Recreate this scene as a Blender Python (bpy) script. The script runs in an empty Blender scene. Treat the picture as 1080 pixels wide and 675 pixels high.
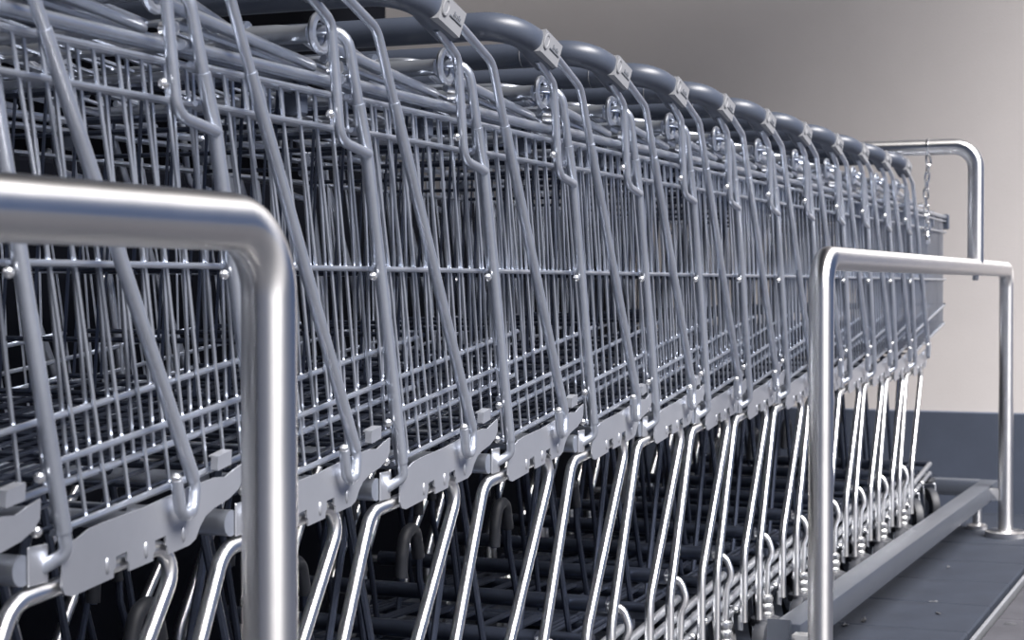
import bpy, bmesh, math, random
from mathutils import Vector, Matrix, Quaternion
random.seed(7)
S = bpy.context.scene
COL = S.collection
PI = math.pi

# ------------------------------------------------------------------ camera
YAW, PITCH, CAMZ, FPX = 0.3997, 0.01956, 0.7324, 1878.3
cam_d = bpy.data.cameras.new('camera'); cam = bpy.data.objects.new('camera', cam_d)
COL.objects.link(cam); S.camera = cam
cam_d.sensor_width = 36.0; cam_d.lens = FPX * 36.0 / 1080.0
cam.location = (0, 0, CAMZ)
cam.rotation_euler = (PI / 2 - PITCH, 0, YAW - PI / 2)
cam_d.clip_start = 0.05; cam_d.clip_end = 100
cam_d.dof.use_dof = True; cam_d.dof.focus_distance = 2.3; cam_d.dof.aperture_fstop = 13.0

# ------------------------------------------------------------------ world, sun, exposure
W = bpy.data.worlds.new('overcast_sky'); S.world = W; W.use_nodes = True
wn = W.node_tree.nodes; wl = W.node_tree.links
bgn = wn['Background']
bgn.inputs['Color'].default_value = (0.28, 0.48, 1.0, 1)
bgn.inputs['Strength'].default_value = 0.22
sun_d = bpy.data.lights.new('sun', 'SUN'); sun = bpy.data.objects.new('sun', sun_d); COL.objects.link(sun)
sun_d.energy = 16.0; sun_d.angle = math.radians(44); sun_d.color = (1.0, 0.965, 0.945)
SUN_FROM = Vector((-0.20, -0.52, 0.80))
sun.rotation_euler = SUN_FROM.to_track_quat('Z', 'Y').to_euler()
S.view_settings.view_transform = 'Standard'; S.view_settings.look = 'None'
S.view_settings.gamma = 1.0; S.view_settings.exposure = 0.06
S.view_settings.use_curve_mapping = False

# ------------------------------------------------------------------ materials
def mat(name, col, metal=0.0, rough=0.5, var=0.0, scale=20.0, bump=0.0, bscale=80.0, rvar=0.0, stretch=None, spec=0.5, coat=0.0, aniso=0.0):
    m = bpy.data.materials.new(name); m.use_nodes = True
    nt = m.node_tree; b = nt.nodes['Principled BSDF']
    b.inputs['Base Color'].default_value = (*col, 1)
    b.inputs['Metallic'].default_value = metal; b.inputs['Roughness'].default_value = rough
    b.inputs['Specular IOR Level'].default_value = spec
    b.inputs['Coat Weight'].default_value = coat
    if aniso:                                            # ground around the tube: highlights run along its length
        b.inputs['Anisotropic'].default_value = aniso
        tg = nt.nodes.new('ShaderNodeTangent'); tg.direction_type = 'UV_MAP'; tg.uv_map = 'UVMap'
        nt.links.new(tg.outputs['Tangent'], b.inputs['Tangent'])
    if var or bump or rvar:
        tc = nt.nodes.new('ShaderNodeTexCoord'); mp = nt.nodes.new('ShaderNodeMapping')
        nt.links.new(tc.outputs['Object'], mp.inputs['Vector'])
        if stretch: mp.inputs['Scale'].default_value = stretch
        n = nt.nodes.new('ShaderNodeTexNoise'); n.inputs['Scale'].default_value = scale
        n.inputs['Detail'].default_value = 6; n.inputs['Roughness'].default_value = 0.65
        nt.links.new(mp.outputs['Vector'], n.inputs['Vector'])
        if var:
            r = nt.nodes.new('ShaderNodeValToRGB')
            r.color_ramp.elements[0].position = 0.3; r.color_ramp.elements[1].position = 0.7
            r.color_ramp.elements[0].color = (*[c * (1 - var) for c in col], 1)
            r.color_ramp.elements[1].color = (*[min(1, c * (1 + var)) for c in col], 1)
            nt.links.new(n.outputs['Fac'], r.inputs['Fac']); nt.links.new(r.outputs['Color'], b.inputs['Base Color'])
        if rvar:
            mr = nt.nodes.new('ShaderNodeMapRange')
            mr.inputs['To Min'].default_value = max(0.02, rough - rvar); mr.inputs['To Max'].default_value = rough + rvar
            nt.links.new(n.outputs['Fac'], mr.inputs['Value']); nt.links.new(mr.outputs['Result'], b.inputs['Roughness'])
        if bump:
            n2 = nt.nodes.new('ShaderNodeTexNoise'); n2.inputs['Scale'].default_value = bscale; n2.inputs['Detail'].default_value = 4
            nt.links.new(mp.outputs['Vector'], n2.inputs['Vector'])
            bp = nt.nodes.new('ShaderNodeBump'); bp.inputs['Strength'].default_value = bump; bp.inputs['Distance'].default_value = 0.002
            nt.links.new(n2.outputs['Fac'], bp.inputs['Height']); nt.links.new(bp.outputs['Normal'], b.inputs['Normal'])
    return m

M = dict(
    wire=mat('silver_powder_coat', (0.53, 0.565, 0.635), 0.88, 0.31, var=0.06, scale=30),
    tube=mat('silver_lacquered_tube', (0.52, 0.555, 0.625), 0.85, 0.33, var=0.07, scale=25, bump=0.03, bscale=200),
    plate=mat('silver_pressed_plate', (0.46, 0.475, 0.515), 0.78, 0.40, var=0.05, scale=12),
    chrome=mat('polished_chrome', (0.92, 0.91, 0.90), 1.0, 0.30, rvar=0.04, scale=40, aniso=0.7),
    steel=mat('brushed_stainless_steel', (0.76, 0.75, 0.745), 1.0, 0.30, var=0.04, scale=9, rvar=0.03, bump=0.004, bscale=120, aniso=0.85),
    beam=mat('satin_steel_box_section', (0.21, 0.23, 0.27), 0.9, 0.38, var=0.06, scale=6, bump=0.01),
    shade_dark_tube=mat('shade_darkened_zinc_tube', (0.05, 0.06, 0.088), 0.8, 0.36, var=0.1, scale=30),  # shade inside and under the baskets is put into this dark colour
    plastic=mat('grey_moulded_plastic', (0.058, 0.069, 0.095), 0.0, 0.38, var=0.05, scale=30, bump=0.04, bscale=400),
    label=mat('pale_label_plastic', (0.20, 0.205, 0.22), 0.0, 0.5, var=0.03),
    ink=mat('dark_label_ink', (0.10, 0.11, 0.13), 0.0, 0.6),
    rubber=mat('black_rubber', (0.016, 0.018, 0.024), 0.0, 0.55, var=0.2, scale=60),
    galv=mat('galvanised_fork', (0.50, 0.52, 0.56), 0.9, 0.38, var=0.12, scale=40),
    wall=mat('cream_painted_render', (0.60, 0.565, 0.55), 0.0, 0.85, var=0.03, scale=3.0, bump=0.15, bscale=140),
    dado=mat('blue_grey_painted_plinth', (0.055, 0.068, 0.10), 0.0, 0.7, var=0.10, scale=6.0, bump=0.1, bscale=90),
    floor=mat('dark_concrete_bed', (0.016, 0.018, 0.025), 0.0, 0.85, var=0.2, scale=15),
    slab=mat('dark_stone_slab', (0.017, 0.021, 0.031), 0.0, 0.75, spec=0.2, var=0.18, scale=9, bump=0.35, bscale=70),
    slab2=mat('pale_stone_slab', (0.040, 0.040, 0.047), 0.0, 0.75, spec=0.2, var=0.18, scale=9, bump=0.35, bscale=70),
    shade_black=mat('shade_black_backdrop', (0.004, 0.005, 0.009), 0.0, 0.8, spec=0.1),  # near-black colour stands in for the darkness behind the carts
    ceil=mat('grey_added_canopy', (0.12, 0.125, 0.14), 0.0, 0.8, var=0.05, scale=3),
    chain=mat('bright_zinc_chain', (0.80, 0.80, 0.80), 1.0, 0.22),
    litter=mat('dry_leaf_litter', (0.16, 0.165, 0.18), 0.0, 0.8, var=0.3, scale=60),
)

# ------------------------------------------------------------------ mesh helpers
class Faces(list):
    uv = None                                            # one list of (u, v) per face; u runs along a tube
class MB:
    def __init__(s): s.v = []; s.f = []; s.uv = []
    def add(s, v, f):
        o = len(s.v); s.uv += (getattr(f, 'uv', None) or [[(0.37 * (i % 2) + 0.1 * i, 0.2 * i) for i in range(len(q))] for q in f])
        s.v += [tuple(p) for p in v]; s.f += [tuple(i + o for i in q) for q in f]
    def mirror(s):
        m = MB(); m.v = [(x, -y, z) for x, y, z in s.v]; m.f = [tuple(reversed(q)) for q in s.f]; m.uv = [list(reversed(q)) for q in s.uv]; return m
    def mesh(s, name, m, smooth=True, angle=40):
        me = bpy.data.meshes.new(name); me.from_pydata(s.v, [], s.f); me.update()
        me.materials.append(m)
        lay = me.uv_layers.new(name='UVMap')
        lay.data.foreach_set('uv', [c for q in s.uv for p in q for c in p])
        if smooth:
            me.polygons.foreach_set('use_smooth', [True] * len(me.polygons))
            try: me.set_sharp_from_angle(angle=math.radians(angle))
            except Exception: pass
        return me

def fillet(pts, rad, k=5):
    """round the interior corners of a polyline; rad is a number or one per interior point"""
    P = [Vector(p) for p in pts]; out = [P[0]]
    for i in range(1, len(P) - 1):
        r = rad[i - 1] if isinstance(rad, (list, tuple)) else rad
        a = (P[i - 1] - P[i]); b = (P[i + 1] - P[i]); la, lb = a.length, b.length
        a.normalize(); b.normalize()
        ang = a.angle(b)
        if r <= 0 or ang > PI - 0.02: out.append(P[i]); continue
        t = min(r / math.tan(ang / 2), la * 0.48, lb * 0.48); r = t * math.tan(ang / 2)
        c = P[i] + (a + b).normalized() * (r / math.sin(ang / 2))
        s0 = P[i] + a * t - c; s1 = P[i] + b * t - c
        for j in range(k + 1):
            out.append(c + s0.slerp(s1, j / k).normalized() * r if s0.length > 1e-9 else P[i])
    out.append(P[-1]); return out

def tube(path, r, seg=8, cap=True, sec=None, up=None):
    """sweep a round (or superelliptic: sec(i)->(rx,ry,exp)) section along path"""
    P = [Vector(p) for p in path]; n = len(P); v = []; f = []; uv = []
    T = []
    for i in range(n):
        d = P[min(i + 1, n - 1)] - P[max(i - 1, 0)]
        T.append(d.normalized())
    u = Vector(up) if up else (Vector((0, 0, 1)) if abs(T[0].z) < 0.9 else Vector((0, 1, 0)))
    nrm = (u - T[0] * u.dot(T[0])).normalized()
    for i in range(n):
        if i:
            q = T[i - 1].rotation_difference(T[i]); nrm = q @ nrm
            nrm = (nrm - T[i] * nrm.dot(T[i])).normalized()
        bi = T[i].cross(nrm)
        for j in range(seg):
            a = 2 * PI * j / seg; c, s_ = math.cos(a), math.sin(a)
            if sec:
                rx, ry, e = sec(i); c = math.copysign(abs(c) ** (2 / e), c) * rx; s_ = math.copysign(abs(s_) ** (2 / e), s_) * ry
            else:
                rr = r[i] if isinstance(r, (list, tuple)) else r; c *= rr; s_ *= rr
            v.append(P[i] + nrm * c + bi * s_)
    for i in range(n - 1):
        for j in range(seg):
            a = i * seg + j; b = i * seg + (j + 1) % seg
            f.append((a, b, b + seg, a + seg)); uv.append([(i, j), (i, j + 1), (i + 1, j + 1), (i + 1, j)])
    if cap:
        f.append(tuple(reversed(range(seg)))); f.append(tuple(range((n - 1) * seg, n * seg)))
        uv += [[(math.cos(2 * PI * j / seg), math.sin(2 * PI * j / seg)) for j in range(seg)]] * 2
    F = Faces(f); F.uv = uv
    return v, F

def box(x0, x1, y0, y1, z0, z1):
    v = [(x, y, z) for x in (x0, x1) for y in (y0, y1) for z in (z0, z1)]
    return v, [(0, 1, 3, 2), (4, 6, 7, 5), (0, 4, 5, 1), (2, 3, 7, 6), (0, 2, 6, 4), (1, 5, 7, 3)]

def bev_box(x0, x1, y0, y1, z0, z1, b=0.004, seg=2):
    bm = bmesh.new(); v, f = box(x0, x1, y0, y1, z0, z1)
    vs = [bm.verts.new(p) for p in v]; [bm.faces.new([vs[i] for i in q]) for q in f]
    bmesh.ops.bevel(bm, geom=bm.edges[:], offset=b, segments=seg, affect='EDGES', profile=0.5)
    bm.verts.index_update()
    r = [tuple(p.co) for p in bm.verts], [tuple(p.index for p in q.verts) for q in bm.faces]
    bm.free(); return r

def lathe(prof, c=(0, 0, 0), axis='z', seg=20, rot=None):
    """prof: (radius, height) list from bottom to top, closed with caps"""
    v = []; f = []; n = len(prof)
    for r, h in prof:
        for j in range(seg):
            a = 2 * PI * j / seg
            p = Vector((r * math.cos(a), r * math.sin(a), h))
            if axis == 'y': p = Vector((p.x, p.z, -p.y)); p = Vector((p.x, p.y, p.z))
            if rot: p = rot @ p
            v.append(p + Vector(c))
    for i in range(n - 1):
        for j in range(seg):
            a = i * seg + j; b = i * seg + (j + 1) % seg
            f.append((a, b, b + seg, a + seg))
    f.append(tuple(reversed(range(seg)))); f.append(tuple(range((n - 1) * seg, n * seg)))
    return v, f

def ball(c, r, sx=1, sy=1, sz=1, nu=8, nv=5):
    prof = [(max(1e-4, r * math.sin(PI * i / nv)), -r * math.cos(PI * i / nv)) for i in range(nv + 1)]
    v, f = lathe(prof, seg=nu)
    return [Vector((p.x * sx, p.y * sy, p.z * sz)) + Vector(c) for p in v], f

def torus(c, R, r, axis='y', nu=16, nv=7, a0=0, a1=2 * PI):
    pts = []
    for i in range(nu + 1):
        a = a0 + (a1 - a0) * i / nu
        d = (math.cos(a), math.sin(a))
        pts.append(Vector(c) + (Vector((d[0] * R, 0, d[1] * R)) if axis == 'y' else Vector((0, d[0] * R, d[1] * R))))
    return tube(pts, r, nv, cap=True)

def prism(outline, y0, y1):
    """extrude an x-z outline (counter-clockwise seen from -y) between y0 and y1"""
    n = len(outline)
    v = [(x, y0, z) for x, z in outline] + [(x, y1, z) for x, z in outline]
    f = [tuple(range(n)), tuple(reversed(range(n, 2 * n)))]
    f += [((i + 1) % n, i, n + i, n + (i + 1) % n) for i in range(n)]
    return v, f

def obj(name, me, parent=None):
    o = bpy.data.objects.new(name, me); COL.objects.link(o)
    if parent: o.parent = parent
    return o
def one(name, shape, m, parent=None, smooth=True, angle=40):
    mb = MB(); shapes = shape if isinstance(shape, list) else [shape]
    for v, f in shapes: mb.add(v, f)
    return obj(name, mb.mesh(name, m, smooth, angle), parent)
def empty(name, loc):
    o = bpy.data.objects.new(name, None); COL.objects.link(o); o.location = loc; o.empty_display_size = 0.05; return o
def tag(o, label, cat, group=None):
    o['label'] = label; o['category'] = cat
    if group: o['group'] = group
    return o
def struct(o, label, cat):
    o['kind'] = 'structure'; return tag(o, label, cat)

# ------------------------------------------------------------------ the setting
XW = 5.90
fl = struct(one('floor', box(-20, XW, -20, 5, -0.20, -0.030), M['floor'], smooth=False), 'dark stone slab floor under the cart row', 'floor')
# stone slabs, dark strip under the carts and paler strip right of the drainage groove
slab_me = {}
def slab(x0, x1, y0, y1, m):
    key = (round(x1 - x0, 3), round(y1 - y0, 3), m)
    if key not in slab_me:
        mb = MB(); w, d = x1 - x0, y1 - y0
        mb.add(*bev_box(0, w, 0, d, -0.03, 0.0, 0.004, 1)); slab_me[key] = mb.mesh('slab', M[m], False)
    o = obj('paving_slab', slab_me[key], fl); o.location = (x0, y0, random.uniform(-0.0018, 0.0)); 
    return o
J = 0.008
x = 2.163
while x < XW - 0.02:
    x1 = min(x + 0.3335, XW)
    y = 0.567; k = int(round((x - 2.163) / 0.3335))
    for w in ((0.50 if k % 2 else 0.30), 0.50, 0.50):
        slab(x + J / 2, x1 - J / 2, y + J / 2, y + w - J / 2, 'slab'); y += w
    x = x1
x = 2.02
while x < XW - 0.02:
    x1 = min(x + 0.40, XW); y = 0.541
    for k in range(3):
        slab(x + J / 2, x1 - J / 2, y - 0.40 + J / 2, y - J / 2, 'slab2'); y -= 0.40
    x = x1
dr = struct(one('trim_1', bev_box(1.5, XW - 0.014, 0.549, 0.558, -0.030, -0.002, 0.0015, 1), M['galv'], smooth=False),
            'thin metal edging strip in the groove between dark and pale slabs', 'edging')
wb = struct(one('wall_back', box(XW, XW + 0.25, -0.30, 3.25, -0.2, 2.85), M['wall'], smooth=False), 'cream painted wall behind the far end of the carts', 'wall')
db = struct(one('baseboard_back', bev_box(XW - 0.012, XW + 0.001, -0.30, 2.998, -0.02, 0.322, 0.004, 1), M['dado'], smooth=False),
            'blue-grey painted plinth along the foot of the cream wall', 'plinth')
lw_ = struct(one('shade_wall_low', bev_box(-2.5, 5.05, 1.72, 1.84, -0.03, 0.93, 0.01, 1), M['shade_black'], smooth=False), 'low near-black wall added along the far side of the cart row to darken the gaps', 'wall')  # added so the gaps between the basket wires come out black
wl_ = struct(one('shade_wall_side', box(-6, XW, 3.0, 3.25, -0.2, 2.85), M['shade_black'], smooth=False), 'unseen near-black side wall added beyond the cart row as a dark backdrop', 'wall')  # unseen, added dark to back the cart row
ce = struct(one('shade_canopy', box(-6, 5.50, -0.15, 3.25, 2.85, 3.05), M['ceil'], smooth=False), 'unseen canopy slab added over the cart row to shade it', 'canopy')  # unseen slab, edges set to shade cart interiors and the upper wall

# ------------------------------------------------------------------ guard rails
RY, RR, RZ = 0.690, 0.0212, 0.7785
def base_plate(x, y, parent, r=0.058, h=0.018):
    one('base_plate', lathe([(r, 0.0), (r, h - 0.003), (r - 0.004, h), (0.02, h + 0.001)], (x, y, 0), seg=28), M['steel'], parent)
def guard_rail(x0, x1, label):
    root = empty('guard_rail', ((x0 + x1) / 2, RY, 0))
    p = fillet([(x0, RY, 0.01), (x0, RY, RZ), (x1, RY, RZ), (x1, RY, 0.01)], 0.055, 10)
    q = []
    for a, b in zip(p[:-1], p[1:]):
        q.append(a)
        if (b - a).length > 0.5:
            q += [a.lerp(b, t / 6) for t in range(1, 6)]
    q.append(p[-1])
    o = one('rail_tube', tube(q, RR, 28), M['steel'], root, angle=50)
    for xx in (x0, x1): base_plate(xx, RY, root)
    for c in root.children: c.location = -root.location
    tag(root, label, 'guard rail', 'tubular guard rails along the carts')
    return root
guard_rail(-1.19, 1.1636, 'large steel tube guard rail in the left foreground, cut off by the picture edge')
gr2 = guard_rail(2.978, 5.328, 'steel tube guard rail at right with both posts showing, ending near the wall')

# low guide beam and cross beam on round feet
gb = empty('guide_beam', (4.3, 0.76, 0))
parts = [
    one('beam', bev_box(3.02, 5.50, 0.734, 0.784, 0.098, 0.146, 0.003, 2), M['beam'], gb, angle=30),
    one('cross_beam', bev_box(5.46, 5.51, 0.784, 1.56, 0.098, 0.146, 0.003, 2), M['beam'], gb, angle=30),
    one('end_plate', prism([(2.985, 0.03), (3.022, 0.03), (3.022, 0.149), (3.010, 0.154)], 0.750, 0.790), M['beam'], gb, smooth=False),
]
for fx, fy in ((5.46, 0.79), (3.10, 0.76), (5.48, 1.50)):
    parts.append(one('leg', lathe([(0.014, 0.01), (0.014, 0.10)], (fx, fy, 0), seg=16), M['steel'], gb))
    parts.append(one('foot', lathe([(0.030, 0.0), (0.030, 0.012), (0.022, 0.016), (0.014, 0.017)], (fx, fy, 0), seg=20), M['steel'], gb))
for o in parts: o.location = -gb.location
for px in (2.978, 5.328):
    b = one('bracket', box(px - 0.016, px + 0.016, RY + RR - 0.004, 0.736, 0.106, 0.138), M['steel'], gb, smooth=False); b.location = -gb.location
tag(gb, 'low square steel guide beam on round feet in front of the cart wheels', 'guide beam')

# hoop across the row, standing on the rail
HX = 4.722
hp = empty('hoop_rail', (HX, RY, 0))
p = fillet([(HX, RY, RZ + 0.012), (HX, RY, 1.093), (HX, 1.64, 1.093), (HX, 1.64, 0.01)], 0.058, 10)
q = [one('hoop_tube', tube(p, RR, 28), M['steel'], hp, angle=50),
     one('bolt', lathe([(0.006, -0.034), (0.0085, -0.030), (0.0085, -0.020), (0.006, -0.018)], (HX, RY, RZ), seg=10), M['galv'], hp)]
base_plate(HX, 1.64, hp)
for o in hp.children: o.location = -hp.location
tag(hp, 'tall steel tube hoop spanning the carts at the far end of the row', 'hoop')

# chain hanging from the hoop
ch = empty('chain', (HX, 0.812, 1.072))
link = MB()
lp = []
for i in range(17):
    a = 2 * PI * i / 16
    lp.append(Vector((math.cos(a) * 0.0060, 0, math.sin(a) * 0.0060 + (0.0075 if math.sin(a) > 1e-6 else -0.0075 if math.sin(a) < -1e-6 else 0))))
link.add(*tube(lp, 0.0026, 7, cap=False))
lm = link.mesh('link', M['chain'])
z = -0.013
for i in range(9):
    o = obj('link', lm, ch); o.location = (0.0015 * math.sin(i), 0.006 * math.sin(i * 0.35) , z)
    o.rotation_euler = (0.12 * math.sin(i * 2.1), 0.08 * math.cos(i * 1.3), (0.5 if i % 2 else 0.5 + PI / 2) + 0.2 * math.sin(i))
    z -= 0.0218
k = one('key_plug', [ball((0, 0, 0), 0.007, 1, 1, 1.4), ball((0.004, 0.010, 0.008), 0.005), ball((0.002, 0.016, 0.022), 0.004), box(-0.003, 0.003, -0.008, 0.004, -0.018, -0.004)], M['chain'], ch)
k.location = (0, 0.002, z - 0.004)
sh = one('shackle', torus((0, 0, 0), RR + 0.0016, 0.0022, 'y', 18, 6), M['chain'], ch); sh.location = (0, 0, 1.093 - 1.072)
tag(ch, 'short bright link chain hanging from the steel hoop', 'chain')

# ------------------------------------------------------------------ one shopping cart in its own coordinates
# x forward (away along the row), y across (camera side negative), z up; x = 0 at the foot of the upright
def zb(x): return 0.533 + 0.115 * x                    # basket bottom line
XR, XF = -0.085, 0.737
def ys(x): return -(0.2705 - 0.030 * x)                 # camera-side mesh plane
def cut(v, f): return v, f

PROTO = []                                              # (name, mesh, parent index or None, kind, label)
def part(name, shapes, m, parent=None, smooth=True, angle=40, kind=None, label=None, mirror=False, each=False):
    if isinstance(shapes, list) and each:
        for sh_ in shapes: part(name, sh_, m, parent, smooth, angle, kind, label, mirror)
        return
    mb = MB()
    for v, f in (shapes if isinstance(shapes, list) else [shapes]): mb.add(v, f)
    if mirror: mb = mb.mirror()
    PROTO.append((name, mb.mesh(name, M[m], smooth, angle), parent, kind, label)); return len(PROTO) - 1

# ---- handle: one moulded plastic bar with both bent ends
HZ, HXL = 1.060, -0.292
half = [(HXL, 0, HZ), (HXL, -0.10, HZ), (HXL, -0.19, HZ)]
end = fillet([(HXL, -0.19, HZ), (HXL, -0.288, HZ), (-0.193, -0.292, 1.030)], 0.050, 9)[1:]
ext = end[:-1] + [end[-2].lerp(end[-1], t) for t in (0.35, 0.7, 1.0)]
pathr = half + ext
pathl = [Vector((p[0], -p[1], p[2])) for p in pathr]
full = list(reversed(pathl))[:-1] + [Vector(p) for p in pathr]
nf = len(full)
def hsec(i):
    d = min(i, nf - 1 - i)
    t = max(0.0, 1 - d / 4.0)
    return (0.0183 + 0.0005 * t, 0.0183 - 0.0023 * t, 2 + 2.2 * t)
h = part('handle', tube(full, 0, 20, sec=hsec, up=(0, 0, 1)), 'plastic', angle=60)
dvec = Vector((0.055, -0.002, -0.0165)); wvec = Vector((0.018, -0.001, 0.030))
for mir in (False, True):
    e0 = Vector((-0.199, -0.3080, 1.0315))
    nv = dvec.cross(wvec).normalized()
    if nv.y > 0: nv = -nv
    def quad(s0, s1, t0, t1, lift, th):
        c = [e0 + dvec * s + wvec * t + nv * lift for s, t in ((s0, t0), (s1, t0), (s1, t1), (s0, t1))]
        v = c + [p - nv * th for p in c]
        return v, [(0, 1, 2, 3), (7, 6, 5, 4), (1, 0, 4, 5), (2, 1, 5, 6), (3, 2, 6, 7), (0, 3, 7, 4)]
    part('label_plate', quad(-0.86, 0.10, -0.50, 0.50, 0.0024, 0.012), 'label', h, smooth=False, label='pale flat label on the handle end', mirror=mir)
    # oval emblem and the small print with its rule
    ov = []
    for rr, lift in ((1.0, 0.0030), (0.92, 0.0046), (0.70, 0.0046), (0.62, 0.0036), (0.001, 0.0036)):
        ov.append([e0 + dvec * (-0.72 + 0.13 * rr * math.cos(a)) + wvec * (0.05 + 0.36 * rr * math.sin(a)) + nv * lift for a in [2 * PI * i / 18 for i in range(18)]])
    v = [p for r_ in ov for p in r_]; f = [(r_ * 18 + j, r_ * 18 + (j + 1) % 18, (r_ + 1) * 18 + (j + 1) % 18, (r_ + 1) * 18 + j) for r_ in range(4) for j in range(18)]
    part('emblem', (v, f), 'label', h, label='raised oval emblem', mirror=mir)
    marks = [quad(-0.50, 0.02, -0.10, -0.05, 0.0037, 0.0008)]
    for i, (w_, hgt) in enumerate(((0.05, .16), (0.03, .10), (0.04, .10), (0.05, .16), (0.03, .10))):
        s = -0.36 + i * 0.065; marks.append(quad(s, s + w_ * 0.7, 0.02, 0.02 + hgt, 0.0037, 0.0008))
    part('lettering', marks, 'ink', h, smooth=False, label='small dark print over a thin rule', mirror=mir)
part('seam_ring', [torus((HXL, yy, HZ), 0.0184, 0.0006, 'y', 24, 5) for yy in (-0.185, 0.185)], 'label', h, each=True)

for mir in (False, True):
    # upright: from the inward bent top down to the foot that turns in under the basket
    c = part('upright', tube(fillet([(-0.134, -0.225, 0.994), (-0.122, -0.285, 0.998), (-0.097, -0.285, 0.925), (-0.075, -0.284, 0.872), (0.007, -0.286, 0.520), (-0.006, -0.270, 0.508)], [0.022, 0.1, 0.1, 0.010], 6), 0.0058, 10), 'tube', mirror=mir)
    part('sleeve', tube([(-0.096, -0.285, 0.922), (-0.075, -0.284, 0.872), (0.003, -0.286, 0.537)], 0.0069, 12), 'tube', c, mirror=mir)
    # diagonal brace from the handle to the hook on the plate
    a = part('diagonal_brace', tube(fillet([(-0.205, -0.292, 1.042), (-0.176, -0.292, 1.0405), (-0.066, -0.291, 1.004), (0.184, -0.291, 0.556), (0.177, -0.293, 0.533), (0.155, -0.295, 0.531), (0.147, -0.296, 0.564)], [0.02, 0.03, 0.015, 0.012, 0.012], 6), 0.0054, 10), 'tube', mirror=mir)
    part('sleeve', tube([(-0.0247, -0.291, 0.930), (0.1807, -0.291, 0.562)], 0.0064, 12), 'tube', a, mirror=mir)
    part('hook_tip', ball((0.147, -0.296, 0.565), 0.0053), 'chrome', a, mirror=mir)
    # loop below the handle end
    part('handle_loop', tube(fillet([(-0.225, -0.292, 1.024), (-0.210, -0.292, 1.017), (-0.166, -0.291, 0.998), (-0.145, -0.290, 0.880), (-0.078, -0.287, 0.871)], [0.01, 0.02, 0.022], 6), 0.0055, 10), 'tube', mirror=mir)
    # pressed side plate with two notches
    def zbot(x): return 0.484 + 0.104 * (x - 0.015)
    out = [(0.004, 0.493), (0.008, 0.486), (0.018, 0.4835)]
    for nx in (0.083, 0.140):
        out += [(nx - 0.010, zbot(nx - 0.010)), (nx - 0.010, zbot(nx) + 0.006), (nx - 0.007, zbot(nx) + 0.007), (nx - 0.007, zbot(nx) + 0.016),
                (nx + 0.009, zbot(nx) + 0.018), (nx + 0.009, zbot(nx) + 0.010), (nx + 0.012, zbot(nx) + 0.008), (nx + 0.012, zbot(nx + 0.012))]
    out += [(0.186, zbot(0.186)), (0.196, 0.506), (0.203, 0.516), (0.212, 0.5245), (0.226, 0.530), (0.252, 0.536), (0.268, 0.543), (0.275, 0.551), (0.276, 0.566),
            (0.262, 0.562), (0.246, 0.5565), (0.230, 0.5575), (0.19, 0.554), (0.12, 0.5435), (0.06, 0.5375), (0.040, 0.5345), (0.024, 0.5285), (0.010, 0.5265), (0.006, 0.520)]
    pl = part('side_plate', prism(out, -0.2835, -0.2815), 'plate', smooth=False, mirror=mir)
    part('dimple', [ball((dx_, -0.2838, zbot(dx_) + 0.012), 0.0032, 1, 0.55, 2.2) for dx_ in (0.064, 0.119, 0.176)], 'plate', pl, mirror=mir, each=True)
    part('clip', [prism([(0.240, 0.5625), (0.262, 0.5665), (0.263, 0.5785), (0.241, 0.5745)], -0.2795, -0.278),
                  prism([(0.2385, 0.5635), (0.240, 0.5625), (0.241, 0.5745), (0.2395, 0.575)], -0.2795, -0.272),
                  prism([(0.241, 0.5745), (0.263, 0.5785), (0.263, 0.580), (0.241, 0.576)], -0.2795, -0.268)], 'plate', pl, smooth=False, mirror=mir)
    part('flange', bev_box(-0.026, -0.001, -0.2745, -0.2725, 0.497, 0.528, 0.0009, 1), 'plate', pl, smooth=False, mirror=mir)
    part('rivet', [ball((rx, ry_, rz), 0.0048) for rx, ry_, rz in ((-0.022, -0.279, 0.540), (-0.058, -0.2825, 0.742), (-0.166, -0.290, 0.905), (-0.020, -0.281, 0.582))], 'chrome', pl, mirror=mir, each=True)
    # chrome inverted-U leg frame
    part('leg_frame', tube(fillet([(-0.190, -0.281, 0.098), (-0.190, -0.281, 0.230), (-0.042, -0.270, 0.486), (0.200, -0.270, 0.507), (-0.014, -0.281, 0.238), (-0.014, -0.281, 0.112)], [0.06, 0.035, 0.022, 0.06], 7), 0.0074, 12), 'chrome', mirror=mir)
    part('foot_bracket', prism([(-0.030, 0.100), (-0.006, 0.094), (-0.002, 0.112), (-0.012, 0.128), (-0.030, 0.124)], -0.277, -0.274), 'galv', smooth=False, mirror=mir)
    # chassis side tubes
    part('chassis_tube', tube([(-0.135, -0.264, 0.150), (0.62, -0.222, 0.186)], 0.0072, 10), 'galv', mirror=mir)
    part('chassis_tube', tube([(-0.135, -0.264, 0.124), (0.62, -0.222, 0.158)], 0.0065, 10), 'galv', mirror=mir)
    part('chassis_bolt', [ball((bx, by, bz), 0.0062) for bx, by, bz in ((-0.045, -0.274, 0.139), (0.06, -0.265, 0.146), (0.17, -0.258, 0.152), (0.33, -0.249, 0.158))], 'chrome', mirror=mir, each=True)
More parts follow.
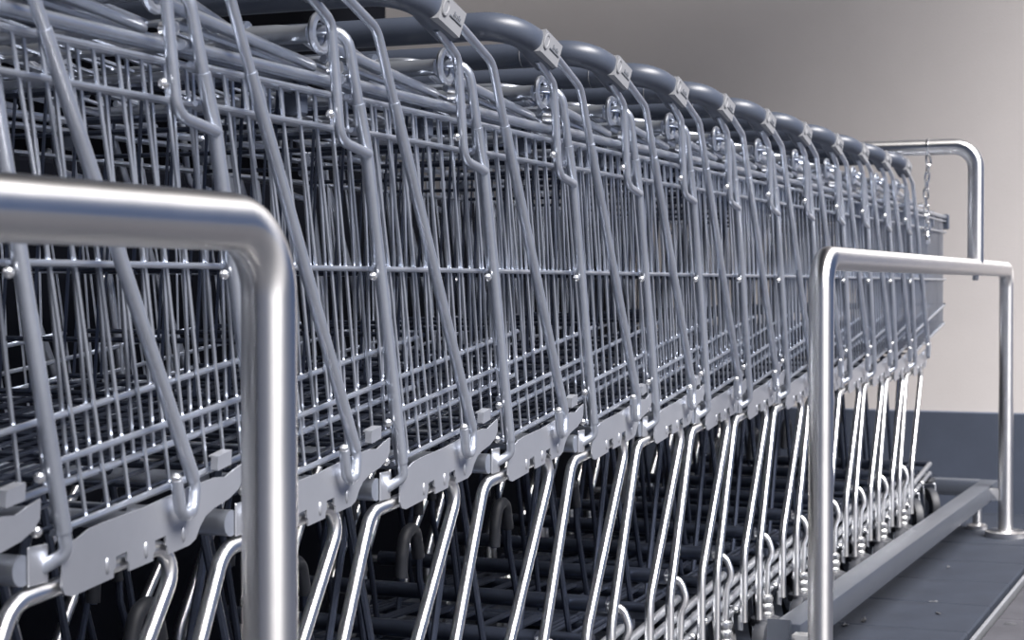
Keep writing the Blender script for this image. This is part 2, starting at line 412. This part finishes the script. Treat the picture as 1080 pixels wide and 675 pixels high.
    # casters: fork (part) with wheel, cap and collar
    def caster(cx, cy, top, rot, wr, trail, collar):
        R = Matrix.Rotation(rot, 4, 'Z'); o = Vector((cx, cy, 0))
        def tr(sh): return [R @ Vector(p) + o for p in sh[0]], sh[1]
        g = []
        for sgn in (-1, 1):
            ol = [(-0.022, top), (0.020, top), (-trail + 0.012, wr - 0.012), (-trail - 0.012, wr - 0.012)]
            ol = [(0.022, top), (-0.026, top), (-trail - 0.013, wr - 0.008), (-trail, wr - 0.014), (-trail + 0.013, wr - 0.006)]
            g.append(tr(prism(list(reversed(ol)) if False else [(x_, z_) for x_, z_ in reversed(ol)], sgn * 0.019 - 0.0012, sgn * 0.019 + 0.0012)))
        g.append(tr(bev_box(-0.027, 0.023, -0.0202, 0.0202, top - 0.003, top + 0.001, 0.001, 1)))
        g.append(tr(ball((-trail, -0.021, wr), 0.006, 1, .5, 1)))
        i = part('caster_fork', g, 'galv', smooth=False, mirror=mir)
        prof = [(wr * 0.35, -0.013), (wr * 0.80, -0.011), (wr * 0.86, -0.013), (wr * 0.97, -0.011), (wr, -0.004), (wr, 0.004), (wr * 0.97, 0.011), (wr * 0.86, 0.013), (wr * 0.80, 0.011), (wr * 0.35, 0.013)]
        wv, wf = lathe(prof, seg=24)
        wv = [Vector((p.x - trail, -p.z, p.y + wr)) for p in wv]
        part('wheel', tr((wv, wf)), 'rubber', i, mirror=mir)
        hv, hf = lathe([(wr * 0.45, -0.0138), (wr * 0.45, 0.0138)], seg=14)
        part('wheel_hub', tr(([Vector((p.x - trail, -p.z, p.y + wr)) for p in hv], hf)), 'galv', i, mirror=mir)
        part('dust_cap', tr(lathe([(0.029, top), (0.032, top + 0.006), (0.030, top + 0.014), (0.018, top + 0.019), (0.010, top + 0.020)], seg=20)), 'rubber', i, mirror=mir)
        t = top + 0.019
        if collar:
            part('collar', tr(lathe([(0.012, t - 0.002), (0.0125, t + 0.004), (0.0105, t + 0.0075), (0.012, t + 0.011), (0.0135, t + 0.016), (0.012, t + 0.0215), (0.0105, t + 0.0235), (0.0120, t + 0.027), (0.0130, t + 0.032), (0.0115, t + 0.0375), (0.006, t + 0.040)], seg=16)), 'chrome', i, mirror=mir)
        else:
            part('bolt', tr(lathe([(0.012, t - 0.002), (0.012, t + 0.004), (0.008, t + 0.009), (0.003, t + 0.010)], seg=12)), 'chrome', i, mirror=mir)
    caster(-0.150, -0.285, 0.080, 0.0, 0.047, 0.024, True)
    caster(0.590, -0.216, 0.132, 0.55 if not mir else 0.2, 0.060, 0.030, False)
    # bracket hook with black sleeve over the tray
    hk = part('tray_hook', tube(fillet([(0.010, -0.13, 0.350), (0.012, -0.13, 0.380), (0.022, -0.13, 0.410), (0.050, -0.13, 0.414), (0.062, -0.13, 0.380), (0.064, -0.13, 0.345), (0.115, -0.13, 0.215)], [0.02, 0.022, 0.018, 0.015, 0.02], 5), 0.0048, 8), 'shade_dark_tube', mirror=mir)
    part('hook_sleeve', tube(fillet([(0.010, -0.13, 0.352), (0.012, -0.13, 0.380), (0.022, -0.13, 0.410), (0.050, -0.13, 0.414), (0.062, -0.13, 0.372)], [0.02, 0.022, 0.018], 6), 0.0085, 10), 'rubber', hk, label='black sleeve', mirror=mir)
    part('strut', tube([(0.03, -0.20, 0.50), (0.135, -0.20, 0.20)], 0.0048, 8), 'shade_dark_tube', mirror=mir)
    part('strut', tube([(0.42, -0.17, 0.565), (0.30, -0.17, 0.19)], 0.0048, 8), 'shade_dark_tube', mirror=mir)
    part('strut', tube([(0.25, -0.07, 0.545), (0.34, -0.07, 0.20)], 0.0045, 8), 'shade_dark_tube', mirror=mir)
    # hinge ring of the rear flap
    part('hinge_ring', torus((-0.136, -0.262, 0.992), 0.0180, 0.0046, 'y', 16, 8), 'tube', mirror=mir)

# ---- basket walls
def side_bar_path(zf, x0, x1):
    n = 8
    return [(x0 + (x1 - x0) * i / n, ys(x0 + (x1 - x0) * i / n), zf(x0 + (x1 - x0) * i / n)) for i in range(n + 1)]
bars = [(lambda x: 0.930, -0.10, XF, 0.0031), (lambda x: 0.896, -0.09, XF, 0.0029), (lambda x: 0.750, -0.045, XF, 0.0029),
        (lambda x: zb(x) + 0.056, 0.0, XF - 0.02, 0.0030), (zb, 0.01, XF - 0.03, 0.0033)]
nw = 22
wires = []
for i in range(nw):
    xb = 0.030 + i * 0.0318
    xt = xb - 0.105 * (1 - xb / 0.78)
    zt, z0 = 0.932, zb(xb)
    pts = []
    for t in (0, 0.5, 1):
        zz = zt + (z0 - zt) * t; xx = xt + (xb - xt) * t
        pts.append((xx + 0.003 * (1 - abs(2 * t - 1)), ys(xx) + 0.0045, zz))
    wires.append(pts)
rim = fillet([(-0.115, ys(-0.11), 0.9455), (XF, ys(XF), 0.9425), (XF, 0.0, 0.9425)], [0.02], 4)
bs = part('basket_side', tube(rim[:-1], 0.0052, 10), 'wire')
for zf, x0, x1, r in bars:
    part('side_bar', tube(side_bar_path(zf, x0, x1), r, 8, up=(0, 0, 1)), 'wire', bs)
for w_ in wires:
    part('wire', tube(w_, 0.0021, 6), 'wire', bs)
far = MB()
for zf, x0, x1, r in bars: far.add(*tube(side_bar_path(zf, x0, x1), r, 6, up=(0, 0, 1)))
for w_ in wires[::2]: far.add(*tube(w_, 0.0021, 4))
far.add(*tube(rim[:-1], 0.0052, 8))
far = far.mirror()
PROTO.append(('basket_side', far.mesh('basket_side', M['wire']), None, 'stuff', None))
# front wall: plastic edged top, wires and two bars
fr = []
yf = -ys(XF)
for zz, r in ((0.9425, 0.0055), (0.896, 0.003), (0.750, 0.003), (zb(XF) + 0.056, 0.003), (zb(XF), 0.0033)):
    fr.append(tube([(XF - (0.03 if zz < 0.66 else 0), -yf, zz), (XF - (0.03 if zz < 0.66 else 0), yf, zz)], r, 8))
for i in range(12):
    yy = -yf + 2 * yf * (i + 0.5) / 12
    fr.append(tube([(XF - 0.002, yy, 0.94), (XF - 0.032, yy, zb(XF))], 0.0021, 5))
part('basket_front', fr, 'shade_dark_tube', kind='stuff')  # front wires coloured dark to carry the shade inside the basket
part('corner_cap', [bev_box(XF - 0.012, XF + 0.008, sg * yf - 0.010, sg * yf + 0.010, 0.905, 0.952, 0.003, 1) for sg in (-1, 1)], 'plastic', smooth=False, each=True)
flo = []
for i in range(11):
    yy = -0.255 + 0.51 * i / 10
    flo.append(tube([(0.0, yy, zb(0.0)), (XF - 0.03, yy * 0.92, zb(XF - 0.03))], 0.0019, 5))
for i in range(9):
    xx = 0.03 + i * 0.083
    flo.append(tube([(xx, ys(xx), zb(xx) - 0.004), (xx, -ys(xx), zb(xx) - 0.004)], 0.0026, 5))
part('basket_floor', flo, 'shade_dark_tube', kind='stuff')  # basket interior's shade is in the dark wire colour
# rear flap, pushed up flat by the carts nested behind
def fp(t, y): return (-0.125 + 0.300 * t, y, 0.988 - 0.030 * t)
gf = part('rear_flap', tube(fillet([fp(0, -0.250), fp(1, -0.252), fp(1, 0.252), fp(0, 0.250)], 0.02, 5), 0.0056, 10), 'tube')
part('flap_knob', [lathe([(0.0066, -0.010), (0.0066, 0.004), (0.004, 0.006)], fp(1, sg * 0.268), seg=12, rot=Matrix.Rotation(sg * PI / 2, 3, 'X')) for sg in (-1, 1)], 'chrome', gf, each=True)
part('flap_bar', [tube([Vector(fp(t, -0.248)) + Vector((0, 0, dz)), Vector(fp(t, 0.248)) + Vector((0, 0, dz))], 0.0036, 8) for t, dz in ((0.33, 0.003), (0.66, 0.003))], 'tube', gf, each=True)
part('flap_wire', [tube([Vector(fp(0.02, yy)) + Vector((0, 0, 0.006)), Vector(fp(0.98, yy)) + Vector((0, 0, 0.006))], 0.0026, 6) for yy in [-0.225 + 0.05 * i for i in range(10)]], 'wire', gf, kind='stuff')
part('flap_rail', [tube([(-0.09, sg * 0.240, 0.972), (0.30, sg * 0.236, 0.948)], 0.0045, 8) for sg in (-1, 1)], 'tube', gf, each=True)
part('hinge_tube', tube([(-0.136, -0.250, 0.992), (-0.136, 0.250, 0.992)], 0.0098, 12), 'tube')
part('rear_cross_tube', tube([(-0.030, -0.272, 0.510), (-0.030, 0.272, 0.510)], 0.0125, 14), 'tube')
# fold-down child seat bar on the flap
sb = part('seat_bar', tube(fillet([(0.06, -0.215, 0.985), (-0.02, -0.212, 1.006), (-0.055, -0.17, 1.012), (-0.055, 0.17, 1.012), (-0.02, 0.212, 1.006), (0.06, 0.215, 0.985)], 0.03, 5), 0.0052, 10), 'tube')
part('grip', lathe([(0.008, -0.075), (0.0095, -0.072), (0.0095, 0.0), (0.0112, 0.004), (0.0112, 0.012), (0.007, 0.014)], (-0.055, -0.115, 1.012), seg=14, rot=Matrix.Rotation(PI / 2, 3, 'X')), 'plastic', sb)
part('seat_link', [tube(fillet([(-0.04, sg * 0.19, 1.0), (-0.01, sg * 0.195, 0.990), (0.015, sg * 0.20, 0.998), (0.06, sg * 0.20, 0.984)], 0.015, 4), 0.0042, 8) for sg in (-1, 1)], 'tube', sb, each=True)
# lower frame
part('axle_tube', tube(fillet([(-0.150, -0.285, 0.135), (-0.150, -0.287, 0.200), (-0.150, -0.297, 0.222), (-0.150, -0.285, 0.254), (-0.150, -0.20, 0.256), (-0.150, 0.20, 0.256), (-0.150, 0.285, 0.254), (-0.150, 0.297, 0.222), (-0.150, 0.287, 0.200), (-0.150, 0.285, 0.135)], [0.04, 0.03, 0.02, 0.02, 0.02, 0.02, 0.03, 0.04], 5), 0.0062, 10), 'chrome')
part('cross_member', tube([(-0.150, -0.262, 0.2555), (-0.150, 0.262, 0.2555)], 0.0125, 12), 'shade_dark_tube')
part('cross_member', tube([(0.115, -0.245, 0.205), (0.115, 0.245, 0.205)], 0.0085, 10), 'shade_dark_tube')
part('cross_member', tube([(0.33, -0.235, 0.190), (0.33, 0.235, 0.190)], 0.0085, 10), 'shade_dark_tube')
part('front_cross_member', [tube([(0.62, -0.224, 0.186), (0.62, 0.224, 0.186)], 0.0085, 10), tube([(0.62, -0.224, 0.158), (0.62, 0.224, 0.158)], 0.0065, 8), box(0.55, 0.62, -0.235, 0.235, 0.150, 0.155)], 'shade_dark_tube', each=True)
part('tray', [tube([(-0.10, -0.21 + 0.06 * i, 0.196), (0.61, (-0.21 + 0.06 * i) * 0.85, 0.196)], 0.0034, 6) for i in range(8)], 'shade_dark_tube', kind='stuff')  # tray wires darkened in colour for the shade beneath the basket

# ------------------------------------------------------------------ the nested row
PITCH_X = 0.286
DX = {-4: -.050, -3: -.038, -2: -.020, -1: -.010, 0: .008, 1: .026, 2: .022, 3: .015, 4: -.002, 5: -.002, 6: .0, 7: .005, 8: -.007, 9: -.020, 10: -.030}
ORD = ['farthest', 'second', 'third', 'fourth', 'fifth', 'sixth', 'seventh', 'eighth', 'ninth', 'tenth', 'eleventh', 'twelfth', 'thirteenth', 'fourteenth', 'fifteenth']
EXTRA = {10: 'farthest cart of the row, its whole basket front showing beside the hanging chain',
         -4: 'nearest cart of the row, only its plate corner showing at the left edge',
         -3: 'second nearest cart, its upright and hooked brace seen under the foreground rail',
         -2: 'third nearest cart, its hook plate crossing behind the foreground post'}
def build_cart(n):
    root = empty('shopping_cart', (2.05 + PITCH_X * n + DX[n], 1.16, 0))
    if n in (0, 1, 2, 3, 5, 7, 8): root.rotation_euler.z = random.uniform(-0.004, 0.004)
    objs = []
    for name, me, par, kind, lab in PROTO:
        o = bpy.data.objects.new(name, me); COL.objects.link(o)
        o.parent = root if par is None else objs[par]
        if kind: o['kind'] = kind
        if lab: o['label'] = lab
        objs.append(o)
    k = 10 - n
    lab = EXTRA.get(n) or 'silver wire shopping cart, %s from the far chain end of the nested row' % ORD[k]
    tag(root, lab, 'shopping cart', 'nested shopping carts')
    return root
for n in range(-4, 11): build_cart(n)

# ------------------------------------------------------------------ litter on the slabs
def scrap(name, pos, size, label, seed):
    rnd = random.Random(seed); bm = bmesh.new()
    g = 5; vs = {}
    for i in range(g):
        for j in range(g):
            u, v = i / (g - 1) - .5, j / (g - 1) - .5
            k = 1 - 0.5 * abs(v) * 2
            vs[i, j] = bm.verts.new((u * size * 1.8, v * size * k, 0.0025 + abs(rnd.gauss(0, size * 0.16))))
    for i in range(g - 1):
        for j in range(g - 1): bm.faces.new((vs[i, j], vs[i + 1, j], vs[i + 1, j + 1], vs[i, j + 1]))
    bmesh.ops.solidify(bm, geom=bm.faces[:], thickness=0.001)
    zmin = min(v.co.z for v in bm.verts)
    for v in bm.verts: v.co.z -= zmin
    me = bpy.data.meshes.new(name); bm.to_mesh(me); bm.free(); me.materials.append(M['litter'])
    o = obj(name, me); o.location = (*pos, 0.0); o.rotation_euler.z = rnd.uniform(0, 6)
    return tag(o, label, 'litter', 'scraps on the slabs')
scrap('dry_leaf', (3.87, 0.80), 0.022, 'curled dry leaf scrap on the slabs just below the guide beam', 1)
scrap('dry_leaf', (3.80, 0.825), 0.018, 'smaller curled scrap beside the leaf below the guide beam', 5)
scrap('paper_scrap', (4.69, 0.75), 0.012, 'tiny dark scrap farthest out on the dark slabs', 2)
scrap('paper_scrap', (4.16, 0.70), 0.012, 'tiny scrap lying midway across the dark slabs', 3)
scrap('paper_scrap', (4.02, 0.665), 0.013, 'tiny pale scrap near the groove on the dark slabs', 4)
scrap('paper_scrap', (3.95, 0.50), 0.014, 'pale scrap on the light slabs right of the groove', 6)
